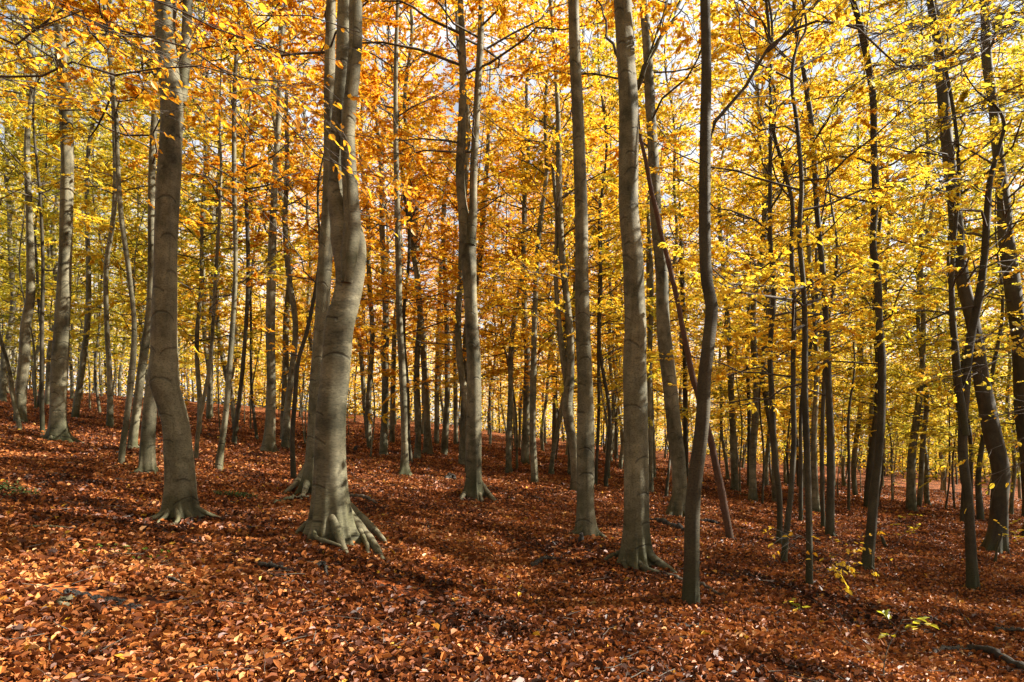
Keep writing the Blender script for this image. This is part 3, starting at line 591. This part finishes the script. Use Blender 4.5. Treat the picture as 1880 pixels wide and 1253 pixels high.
for i, (nm, lab, bark, H, hb, nl, Rc, tone, fl, lb, pts, op) in enumerate(T):
    rng = np.random.default_rng(1000+i)
    C, d, z0 = line_from_photo(parse(pts), H)
    used.append((C[0, 0], C[0, 1]))
    stems = []
    for s in op.get('stems', ()):
        q = np.array([[*at(x, y, d), w/FPX*d/2/math.hypot(1, (x-CX)/FPX)] for x, y, w in parse(s)])
        if q[-1, 2]-z0 > 4.5 and parse(s)[-1][1] <= 0 or len(q) > 7:
            e = q[-1].copy(); h = max(3., z0+H*.9-e[2]); e2 = e+np.array([rng.normal(0, .5), rng.normal(0, .5), h, 0]); e2[3] = .012
            em = (e+e2)/2; q = np.concatenate([q, [em, e2]])
        stems.append(catmull(q, 60))
    limbs = [(np.array([at(*p) for p in parse(l[0])]), *l[1:]) for l in op.get('limbs', ())]
    if i in (0, 1): limbs = limbs
    hb = {9: 3.6, 10: 2.6, 11: 2.7, 12: 2.5, 13: 3.0, 14: 3.4, 15: 4.2, 16: 3.2, 28: 2.4, 30: 2.8, 34: 2.2, 35: 3.5, 44: 4, 47: 3.5}.get(i, hb); rts = [(np.array([hit(x, y)+[0, 0, l+.035] for x, y, l in pp]), rr*1.05) for pp, rr in op['roots']] if 'roots' in op else None
    k = 1.3 if d < 11 else (2.2 if d < 16 else 3.4); tone += .10 if tone > .47 else .02; hb *= .85
    build_tree(C, nm, lab, bark, int(nl*k), hb, Rc, tone, d, fl, op.get('hf', .12+.5*C[24, 3]), lb, stems, limbs, seed=i, buttress=op.get('buttress'), roots=rts, nl=5 if not nl else (17 if d < 11 else (24 if d < 16 else None)))
    print(nm, i, 'd=%.1f r=%.2f' % (d, C[22, 3]))

# ------------------------------------------------------------------ trees further back: prototypes and their copies
def proto(name, H, hb, Rc, nl, r0, tone, seed, n=None, low=.1):
    global rng
    rng = np.random.default_rng(seed); K = 44; h = np.linspace(-.3, H, K)
    ax, ay = rng.uniform(-.35, .35, 2); ph = rng.uniform(0, 6, 4)
    x = ax*(h/5)+.16*np.sin(h*.55+ph[0])+.07*np.sin(h*1.3+ph[1]); y = ay*(h/5)+.16*np.sin(h*.5+ph[2])+.07*np.sin(h*1.2+ph[3])
    r = .85*r0*np.clip(1-h/H, 0, 1)**.75+.006
    C = np.stack([x-x[0], y-y[0], h, r], 1)
    return build_tree(C, name, '', M_ROUGH_SHADED if seed in (204, 213) else M_BARK, nl, hb, Rc, tone, 30, .6, .2, 4, seed=seed, size=.082, nl=n, low=low)
def copy_tree(o, loc, rz, sc, tone):
    r = o.copy(); scene.collection.objects.link(r); r.location = loc; r.rotation_euler = (0, 0, rz); r.scale = (sc, sc, sc)
    for ch in o.children:
        q = ch.copy(); scene.collection.objects.link(q); q.parent = r
        if ch.name.startswith('crown'): q.color = (tone, 1, 1, 1)
    return r
tall = [proto(G_, rngH, hb, Rc, nl, r0, .5, s, 70) for rngH, hb, Rc, nl, r0, s in
        ((26, 3.5, 3.3, 48000, .13, 201), (23, 2.6, 3.1, 43000, .10, 202), (28, 4.5, 3.5, 50000, .16, 203), (20, 2.2, 2.9, 46000, .085, 204), (25, 3.2, 3.2, 38000, .11, 205), (27, 2.8, 3.4, 50000, .14, 206))]
slim = [proto(Y_, rngH, hb, Rc, nl, r0, .5, s, n) for rngH, hb, Rc, nl, r0, s, n in
        ((10, 2.0, 2.0, 14000, .045, 211, 34), (8, 1.5, 1.9, 12000, .035, 212, 30), (12, 2.6, 2.2, 17000, .055, 213, 36), (6, 1.0, 1.7, 9000, .028, 214, 26))]
open_ = [proto(G_, rngH, hb, Rc, nl, r0, .5, s, n) for rngH, hb, Rc, nl, r0, s, n in ((20, 5, 3.4, 15000, .13, 221, 15), (18, 6, 3.2, 13000, .11, 222, 13), (22, 7, 3.6, 16000, .15, 223, 16))]
def tone_at(u, d):
    base = np.interp(u, [-.8, -.62, -.45, -.28, -.1, .1, .35, .55, .8], [.74, .72, .56, .42, .44, .50, .56, .62, .68])
    return float(np.clip(base+.10+rng.normal(0, .085), .28, .8))
LB = {G_: 'tall slender far beech, one of the crowd filling the back of the wood', Y_: 'low thin young beech with golden leaves far back under the taller trunks'}
GR = {G_: 'tall beeches crowding the back of the wood', Y_: 'young beeches under the trees far back'}
rng = np.random.default_rng(77)
pool = {'t': [False]*len(tall), 's': [False]*len(slim), 'o': [False]*len(open_)}; SRC = {'t': tall, 's': slim, 'o': open_}
def plant(x, y, kind, label=None, group=None, sc=None):
    k = int(rng.integers(0, len(SRC[kind]))); src = SRC[kind][k]
    z = float(terrain(x, y)); rz = float(U(0, 6.28)); sc = sc or float(U(.82, 1.2)); tn = tone_at(x/max(y, 3), y)
    if not pool[kind][k]:
        pool[kind][k] = True; o = src; o.location = (x, y, z); o.rotation_euler = (0, 0, rz); o.scale = (sc,)*3
        for ch in o.children:
            if ch.name.startswith('crown'): ch.color = (tn, 1, 1, 1)
    else: o = copy_tree(src, (x, y, z), rz, sc, tn)
    nm = Y_ if kind == 's' else G_
    tag(o, label or LB[nm], 'tree', group or GR[nm]); used.append((x, y)); return o
def far_from(x, y, m): return all((x-a)**2+(y-b)**2 > m*m for a, b in used)
cnt = 0; tries = 0
while cnt < 245 and tries < 20000:
    tries += 1; d = 23+75*U(0, 1)**1.25; u = U(-.84, .84); x = u*d
    if not far_from(x, d, 1.5 if d < 40 else 2.0): continue
    kind = 't' if U(0, 1) < .66 else 's'
    plant(x, d, kind); cnt += 1
for px, dd in ((688, 24.5), (765, 26), (935, 25), (1010, 27), (1112, 24), (1245, 26), (1425, 25), (575, 27)):
    xx = (px-CX)/FPX*dd
    if far_from(xx, dd, .8): plant(xx, dd, 't', sc=.95)
# leafy understorey on the right-hand slope
for px, py in ((1400, 925), (1540, 915), (1640, 920), (1735, 935), (1850, 940), (1320, 885), (1250, 862), (900, 822), (940, 830), (1130, 850), (1700, 918), (1580, 905), (1020, 845), (1150, 862), (1290, 872), (1450, 905), (1610, 930), (1780, 950), (1480, 925), (1360, 905), (640, 800), (450, 780), (150, 735), (560, 815), (720, 800), (850, 825), (290, 770)):
    p = hit(px, py); plant(p[0], p[1], 's', 'low thin young beech with golden leaves far back under the taller trunks', sc=float(U(.6, .9)))

# unseen trees added beyond the right edge, placed to throw the dappled shade
OL = 'tall beech added to the right of the view to throw dappled shade'
rng = np.random.default_rng(5)
OUT = []
SHADERS = ((9.6, 8.4, .95, 'o'), (13.2, 10.7, 1.05, 'o'), (14.5, 1.6, 1.0, 't'), (21.5, 10, 1.0, 't'), (18.5, 14, 1.0, 't'), (27, 9.6, 1.1, 't'), (23, 17.6, 1.0, 't'), (10.5, -.6, .9, 't'), (29, 3.5, 1.1, 't'))
def shade(x, y, kind, sc=None):
    plant(x, y, kind, OL, 'beeches added for shade right of the view', sc); OUT.append((x, y))
for x, y, sc, kd in SHADERS: shade(x, y, kd, sc)
tries = 0
while len(OUT) < 34 and tries < 5000:
    tries += 1; y = U(11, 46); x = .8*y+U(2.5, 22)
    if far_from(x, y, 4.4): shade(x, y, 't' if U(0, 1) < .7 else 'o')

# the wood goes on behind and to the left of the viewpoint and shuts out the open sky there
rng = np.random.default_rng(8); nb = 0; tries = 0
while nb < 40 and tries < 4000:
    tries += 1; r_ = U(4.5, 30); an = U(R(-250), R(-47)); x, y = r_*math.sin(an), r_*math.cos(an)
    if (x > 5 and y > -9) or not far_from(x, y, 3.4): continue
    plant(x, y, 't', 'tall beech standing behind or left of the viewpoint', 'beeches behind the viewpoint'); nb += 1

# far woods closing the view
def far_woods():
    global rng
    rng = np.random.default_rng(9); g = Geo(); n = 260
    a = U(-.95, .95, n); d = U(102, 165, n); x, y = d*np.sin(a), d*np.cos(a); z = terrain(x, y); H = U(14, 24, n)
    P = np.stack([x, y, z-.5], 1)[:, None]+np.linspace(0, 1, 5)[None, :, None]*np.stack([rng.normal(0, .8, n), rng.normal(0, .8, n), H], 1)[:, None]
    tubes(g, P, U(.08, .2, n)[:, None]*np.linspace(1, .3, 5)[None], 5, 0)
    m = 60000; j = rng.integers(0, n, m); hz = 9*U(0, 1, m)**1.4; rad = 5*np.sqrt(U(0, 1, m)); az = U(0, 6.28, m)
    leaves(g, np.stack([x[j]+rad*np.cos(az), y[j]+12+rad*np.sin(az), z[j]+.2+hz], 1), rng.normal(0, 1, (m, 3)), rng.normal(0, 1, (m, 3)), U(.3, .6, m), U(0, 1, m), 2)
    m = 420000; j = rng.integers(0, n, m); az = U(0, 6.28, m); rad = 4.5*np.sqrt(U(0, 1, m)); hz = H[j]*U(.03, 1.05, m)
    hz = np.round(hz/1.1)*1.1+rng.normal(0, .28, m)
    Q = np.stack([x[j]+rad*np.cos(az), y[j]+rad*np.sin(az), z[j]+np.maximum(hz, .3)], 1)
    D = np.stack([np.cos(az), np.sin(az), rng.normal(-.2, .3, m)], 1)
    leaves(g, Q, D, np.array([0, 0, 1.])+rng.normal(0, .5, (m, 3)), U(.2, .42, m), np.clip(rng.normal(.5, .25, m), 0, 1), 1)
    o = link('far_woods', g.mesh('far_woods', [M_ROUGH_SHADED, M_LEAF, M_DARK], uv=True, tattr=True)); o.color = (.6, 1, 1, 1); tag(o, 'hazy mass of golden woodland closing the view', kind='stuff')
far_woods()
#DETAILS
# ------------------------------------------------------------------ things lying or standing on the floor
rng = np.random.default_rng(321)
def on_ground(px, py, lift=0): p = hit(px, py); p[2] += lift; return p
def stick(name, label, cat, pts, r0, m, lift=.02, side=(), lumps=.12):
    """fallen wood along photo points on the ground, (px, py, lift)"""
    P = np.array([on_ground(x, y, lift+(l[0] if l else 0)) for x, y, *l in pts]); base = P[0].copy(); K = 26
    C = catmull(P-base, K); C[1:-1] += rng.normal(0, r0*.35, (K-2, 3)); g = Geo()
    rr = r0*(np.linspace(1, .35, K)+lumps*rng.normal(0, 1, K)); rr[-1] *= .3; rr[0] *= .5
    tubes(g, C[None], rr[None], 12)
    ends = [g.v[0][:12].mean(0), g.v[0][-12:].mean(0)]
    g.add(np.vstack([g.v[0][:12], ends[0][None]]), np.array([[i, (i+1) % 12, 12] for i in range(12)])[:, ::-1])
    for (k, dx, dy, dz, L) in side:
        s = np.linspace(0, 1, 7)[:, None]; Q = C[k]+s*np.array([dx, dy, dz])*L+rng.normal(0, .012, (7, 3))*s
        tubes(g, Q[None], (r0*.4*np.linspace(1, .2, 7))[None], 6)
    me = g.mesh(name, [m], uv=True); o = link(name, me, loc=base); return tag(o, label, cat)
def pole(name, label, cat, pts, d, m, twigs=()):
    q = np.array([[*at(x, y, dd), w/FPX*dd/2] for (x, y, w), dd in zip(pts, d)]); b = hit(pts[0][0], pts[0][1])
    q[:, 2] += b[2]-.1-q[0, 2] if abs(q[0, 2]-b[2]) < .3 else 0
    base = q[0, :3].copy(); C = catmull(q, 70); g = Geo(); C[:, :2] += .006*np.sin(np.arange(70)*.9)[:, None]
    tubes(g, (C[:, :3]-base)[None], (C[:, 3]*(1+.06*rng.normal(0, 1, 70)))[None], 18)
    o = tag(link(name, None, loc=base), label, cat); link('trunk', g.mesh('trunk', [m], uv=True), o)
    for tw in twigs:
        P = catmull(np.array([at(*p) for p in tw])-base, 12); g = Geo(); tubes(g, P[None], (.006*np.linspace(1, .3, 12))[None], 6)
        link('twig', g.mesh('twig', [M_TWIG]), o)
    return o
D9 = hit(1342, 992)[1]
pole('dead_leaning_trunk', 'thin dead reddish trunk leaning left across the two beeches behind it', 'dead tree',
     [(1342, 992, 15), (1333, 938, 14), (1320, 871, 13), (1302, 788, 12), (1271, 678, 11), (1255, 600, 10), (1240, 525, 9), (1212, 410, 9), (1190, 310, 8), (1180, 260, 7), (1173, 225, 6), (1166, 150, 4)],
     [D9, D9-.02, D9-.05, D9-.1, D9-.15, D9-.2, D9-.25, D9-.3, D9-.35, D9-.4, D9-.4, D9-.4], M_RED,
     twigs=([(1327, 900, D9), (1345, 893, D9-.1), (1370, 875, D9-.3)], [(1308, 812, D9), (1325, 822, D9), (1350, 838, D9+.1)], [(1205, 375, D9-.3), (1182, 345, D9-.3), (1168, 335, D9-.3)], [(1210, 250+70, D9-.3), (1225, 235, D9-.2), (1270, 180, D9), (1300, 100, D9)]))
stick('fallen_branch', 'thick dark rotting branch lying in shade at the lower right corner', 'fallen branch', [(1905, 1250, .02), (1860, 1229, .03), (1830, 1213, .04), (1798, 1201, .05), (1775, 1197, .03), (1740, 1199, .02), (1700, 1206)], .04, M_DEAD, .015, ((8, .2, .8, .15, .25), (16, .9, -.2, .1, .2)))
stick('fallen_branch', 'short dark knobbly branch at the right edge just above the thick rotting one', 'fallen branch', [(1825, 1163), (1850, 1164, .03), (1885, 1168, .02), (1910, 1170)], .03, M_DEAD, .02)
stick('fallen_branch', 'thin curved dark branch on the lit leaves left of the front right beech', 'fallen branch', [(1683, 1136), (1710, 1143, .02), (1735, 1154, .02), (1765, 1160)], .018, M_DEAD, .02)
stick('fallen_branch', 'pale stick crossing behind the nearest slender dark beech foot', 'fallen branch', [(1222, 1058), (1243, 1068, .02), (1290, 1083, .03), (1330, 1104)], .028, M_TWIG, .02)
stick('fallen_branch', 'pale straight stick lying left of the massive forked beech', 'fallen branch', [(502, 927), (530, 923, .03), (555, 919, .03), (580, 917)], .028, M_BARK, .03)
stick('fallen_branch', 'brown log end lying right of the massive forked beech', 'fallen branch', [(640, 915), (665, 920, .03), (692, 930, .02)], .045, M_TWIG, .03)
stick('fallen_branch', 'dark thin branch in the leaves below the massive forked beech', 'fallen branch', [(478, 1040), (505, 1049, .02), (540, 1058)], .022, M_DEAD, .02)
stick('fallen_branch', 'short arched root stub below the massive forked beech', 'root', [(578, 1047), (590, 1046, .03), (600, 1062)], .022, M_DEAD, .02)
stick('fallen_branch', 'long grey twig across the shaded leaves at the left', 'fallen branch', [(40, 972), (80, 974, .02), (150, 976)], .013, M_BARK, .02)
stick('fallen_branch', 'dark low log in the hollow left of the thick upright beech', 'fallen branch', [(975, 1044), (1000, 1034, .04), (1028, 1031)], .04, M_DEAD, .02)
stick('fallen_branch', 'thin dark twig near the bare black soil patch', 'fallen branch', [(303, 1068), (325, 1078, .02), (350, 1084)], .014, M_DEAD, .02)
stick('fallen_log', 'dark rotting log in shade right of the thick upright beech', 'log', [(1262, 978), (1240, 972, .03), (1212, 963, .05), (1178, 953)], .062, M_DEAD, .02, lumps=.15)
stick('fallen_log', 'low dark log right of the nearest slender beech, behind it', 'log', [(1288, 960), (1310, 964, .05), (1326, 966)], .05, M_SOIL, .03, lumps=.2)
stick('fallen_log', 'small dark root clump on the open slope beside the two-stemmed beech', 'root', [(818, 882), (828, 880, .07), (838, 884)], .06, M_DEAD, .03, ((6, .7, -.5, .5, .2), (14, -.6, -.5, .5, .2)), lumps=.3)
# stump and stubs
def stub(label, px, py, h, r, lean, m=M_DEAD, cat='stump', name='stump'):
    b = on_ground(px, py); g = Geo(); K = 12; s = np.linspace(0, 1, K); C = np.stack([lean*h*s+.01*np.sin(s*9), 0*s, h*s-.08], 1)
    tubes(g, C[None], (r*(1.3-.4*s+.12*np.sin(s*12)))[None], 16)
    V = g.v[0]; V[-16:, 2] += rng.uniform(-.3, .5, 16)*r; g.add(np.vstack([V[-16:], V[-16:].mean(0)[None]]), np.array([[i, (i+1) % 16, 16] for i in range(16)]))
    return tag(link(name, g.mesh(name, [m], uv=True), loc=b), label, cat)
stub('small broken brown stump on the slope right of the massive forked beech', 652, 829, .30, .07, .1)
stub('broken dark stub at the foot of the straight slim grey beech', 1070, 999, .22, .035, -.15)
stub('short slanted dead stub on the slope right of the sinuous young beech', 1632, 1008, .35, .035, -.5, M_ROUGH_SHADED)
stub('dead slanted stem propped before the foot of the big swept-bend beech', 1823, 1035, .75, .022, .25, M_ROUGH_SHADED)
# low lumps of bare soil and charred wood, with clods
def clods(label, px, py, w, dpt, n, size, name, cat):
    b = on_ground(px, py); g = Geo()
    for k in range(n):
        a = U(0, 6.28); rr = U(0, 1)**.5; x, y = w*rr*math.cos(a), dpt*rr*math.sin(a); s = size*U(.5, 1.2)
        th = np.linspace(0, 2*np.pi, 9, endpoint=False); ph = np.linspace(.05, np.pi-.05, 6)
        S = np.stack([np.sin(ph)[:, None]*np.cos(th), np.sin(ph)[:, None]*np.sin(th), np.repeat(np.cos(ph)[:, None], 9, 1)*.6], -1)
        S = S*s*(1+.28*rng.normal(0, 1, S.shape[:2]+(1,))); S += np.array([x, y, float(terrain(b[0]+x, b[1]+y))-b[2]+s*.1])
        idx = np.arange(54).reshape(6, 9); F = np.stack([idx[:-1], np.roll(idx, -1, 1)[:-1], np.roll(idx, -1, 1)[1:], idx[1:]], -1).reshape(-1, 4)[:, ::-1]
        g.add(S.reshape(-1, 3), F, smooth=False)
    return tag(link(name, g.mesh(name, [M_SOIL]), loc=b), label, cat)
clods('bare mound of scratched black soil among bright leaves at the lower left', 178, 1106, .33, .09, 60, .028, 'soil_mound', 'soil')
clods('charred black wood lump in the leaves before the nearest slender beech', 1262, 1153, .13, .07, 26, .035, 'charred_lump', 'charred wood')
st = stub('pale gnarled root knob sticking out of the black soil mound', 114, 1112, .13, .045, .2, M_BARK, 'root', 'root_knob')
# moss mats and green seedlings
def mat_of(label, px, py, w, dpt, n, name, cat, m, L=(.02, .045), up=.05):
    b = on_ground(px, py); a = U(0, 6.28, n); rr = np.sqrt(U(0, 1, n)); x = w*rr*np.cos(a); y = dpt*rr*np.sin(a)
    z = terrain(b[0]+x, b[1]+y)-b[2]+.035+U(0, up, n); g = Geo()
    leaves(g, np.stack([x, y, z], 1), rng.normal(0, 1, (n, 3))*np.array([1, 1, .3]), np.array([0, 0, 1.])+rng.normal(0, .4, (n, 3)), U(*L, n), np.clip(rng.normal(.85, .12, n), 0, 1), 0, True)
    o = link(name, g.mesh(name, [m], tattr=True), loc=b); o.color = (.95, 1, 1, 1); return tag(o, label, cat, kind='stuff')
mat_of('dark green moss on the ground at the far left edge', 12, 906, .4, .2, 350, 'moss_mat', 'moss', M_MOSS)
mat_of('sunlit green moss strip on the slope right of the kinked beech', 432, 914, .35, .1, 250, 'moss_mat', 'moss', M_MOSS)
mat_of('green moss by the clean grey beech on the right slope', 1370, 912, .5, .3, 350, 'moss_mat', 'moss', M_MOSS)
mat_of('scattered green seedlings in the litter before the kinked beech', 235, 1028, .4, .2, 40, 'seedlings', 'seedlings', M_LEAF, (.03, .05), .06)
# small leafy sprigs on the right
def sprig(label, pts, d, tone, nl, branches=4, r=.006, name='beech_seedling'):
    b = on_ground(*pts[0]); base = b.copy(); P = np.array([at(x, y, d or b[1]) for x, y in pts]); P[0] = b-np.array([0, 0, .03]); P[:, 1] = b[1]+np.linspace(0, .15, len(P))
    C = catmull(P-base, 16); g = Geo(); ln = np.linalg.norm(C[-1]-C[0]); o = tag(link(name, None, loc=base), label, 'seedling')
    tubes(g, C[None], (r*np.linspace(1, .3, 16))[None], 8); link('stem', g.mesh('stem', [M_TWIG]), o)
    if nl:
        g = Geo(); k = rng.integers(6, 16, branches); az = U(0, 6.28, branches); D = np.stack([np.cos(az), np.sin(az)*.6, U(.0, .5, branches)], 1)
        LP = curves(C[k], nrm(D), U(.25, .45, branches)*ln, U(-.2, .1, branches), 6, .03)
        tubes(g, LP, np.full((branches, 6), .0022), 4)
        q = rng.integers(0, branches, nl); s = rng.integers(1, 6, nl); T = nrm(LP[q, s]-LP[q, s-1])
        leaves(g, LP[q, s], frame_rot(T, rng.choice([-1, 1], nl)*U(.2, 1, nl)), np.array([0, 0, 1.])+rng.normal(0, .35, (nl, 3)), U(.05, .085, nl), np.clip(rng.normal(.5, .2, nl), 0, 1), 1, True)
        cr = link('leaves', g.mesh('leaves', [M_TWIG, M_LEAF], tattr=True), o); cr.color = (tone, 1, 1, 1)
    return o
sprig('little green-leaved seedling among lit litter in front on the right', [(1622, 1250), (1628, 1225), (1640, 1195), (1665, 1160), (1680, 1140)], None, .88, 26, 6)
sprig('thin bare dark twig arching up left of the green-leaved seedling', [(1552, 1172), (1540, 1150), (1520, 1120), (1512, 1095)], None, .6, 0)
sprig('short bare twig beside the thin arching twig', [(1564, 1172), (1560, 1150), (1553, 1130)], None, .6, 0)
sprig('crooked bare twig standing before the front right slender beech', [(1790, 1160), (1778, 1140), (1768, 1122), (1768, 1105), (1775, 1092)], None, .6, 0)
sprig('small seedling with a few yellow-green leaves by the thin black beech', [(1510, 1140), (1490, 1128), (1470, 1122), (1440, 1118)], None, .85, 16, 4)
sprig('knee-high leafy beech seedling between the sinuous and the front right beech', [(1640, 1000), (1660, 985), (1668, 960), (1672, 945)], None, .72, 90, 9, .008)
sprig('yellow-leaved seedling at the foot of the dark right-edge beech', [(1858, 1030), (1855, 1005), (1862, 985), (1858, 965)], None, .66, 110, 9, .008)
# overhanging boughs close to the camera, each hung from a tree beyond the frame
def bough_tree(label, x, y, H, r, tone, boughs, seed):
    global rng
    rng = np.random.default_rng(seed); z = float(terrain(x, y)); h = np.linspace(-.3, H, 60)
    C = np.stack([x+.1*np.sin(h*.6), y+.1*np.sin(h*.5+1), z+h, r*np.clip(1-h/H, 0, 1)**.7+.01], 1)
    lb = []
    for pts, nlv, tn in boughs:
        P = np.array([at(*p) for p in pts]); hz = P[0, 2]-.8; k = int(np.argmin(abs(C[:, 2]-hz)))
        lb.append((np.vstack([C[k, :3][None], (C[k, :3]*.45+P[0]*.55)[None]+[[0, 0, .15]], P]), .013, nlv, tn))
    return build_tree(C, G_, label, M_BARK, 24000, 9, 3.0, tone, 20, .5, .2, 5, limbs=lb, seed=seed)
bough_tree('beech just outside the left edge reaching low orange boughs into the picture', -5.6, 4.6, 20, .17, .45,
    [([(-60, 150, 5.4), (60, 130, 5.2), (160, 128, 5.1), (290, 134, 5.0), (420, 118, 4.9), (520, 150, 4.8)], 300, .43),
     ([(-60, -60, 5.2), (120, -40, 5.0), (300, 10, 4.9), (430, 60, 4.8), (560, 110, 4.8)], 520, .40),
     ([(-60, 60, 6.2), (150, 30, 5.9), (330, 90, 5.6), (480, 190, 5.3), (600, 270, 5.2), (640, 310, 5.1)], 620, .42),
     ([(-60, -120, 6.0), (200, -90, 5.9), (420, -20, 5.8), (560, 40, 5.8), (660, 60, 5.8)], 520, .42),
     ([(-60, 40, 4.6), (20, 30, 4.6), (90, 50, 4.5), (150, 20, 4.5)], 130, .5)], 61)
bough_tree('beech just outside the right edge reaching yellow-green boughs into the picture', 6.8, 3.0, 19, .15, .62,
    [([(1990, 0, 6.4), (1900, 20, 6.0), (1820, 60, 5.5), (1760, 90, 5.2), (1700, 120, 5.0)], 240, .74),
     ([(1990, 180, 6.4), (1900, 190, 6.2), (1830, 215, 6.0), (1760, 220, 5.9), (1690, 225, 5.8)], 260, .68),
     ([(1990, -60, 6.6), (1880, -50, 6.3), (1760, 0, 6.0), (1640, 60, 5.9), (1560, 90, 5.8)], 360, .66),
     ([(1990, 560, 7.0), (1900, 600, 6.9), (1840, 640, 6.9), (1780, 690, 7.0)], 240, .60),
     ([(1990, 760, 7.2), (1910, 800, 7.2), (1860, 850, 7.2), (1800, 880, 7.3)], 220, .60)], 62)

def litter_twigs():
    n = 900; r = 3.2+14*U(0, 1, n)**1.3; a = U(-.8, .8, n); x = r*np.sin(a); y = r*np.cos(a); L = U(.06, .3, n); az = U(0, 6.28, n); s = np.linspace(0, 1, 5)
    X = x[:, None]+np.cos(az)[:, None]*L[:, None]*s+np.cumsum(rng.normal(0, .006, (n, 5)), 1); Y = y[:, None]+np.sin(az)[:, None]*L[:, None]*s+np.cumsum(rng.normal(0, .006, (n, 5)), 1)
    P = np.stack([X, Y, terrain(X, Y)+.035+U(0, .02, n)[:, None]+U(-.01, .04, n)[:, None]*s], -1); g = Geo()
    tubes(g, P, U(.0015, .005, n)[:, None]*np.linspace(1, .5, 5)[None], 5)
    tag(link('twig_litter', g.mesh('twig_litter', [M_TWIG])), 'small dead twigs scattered through the fallen leaves', kind='stuff')
litter_twigs()
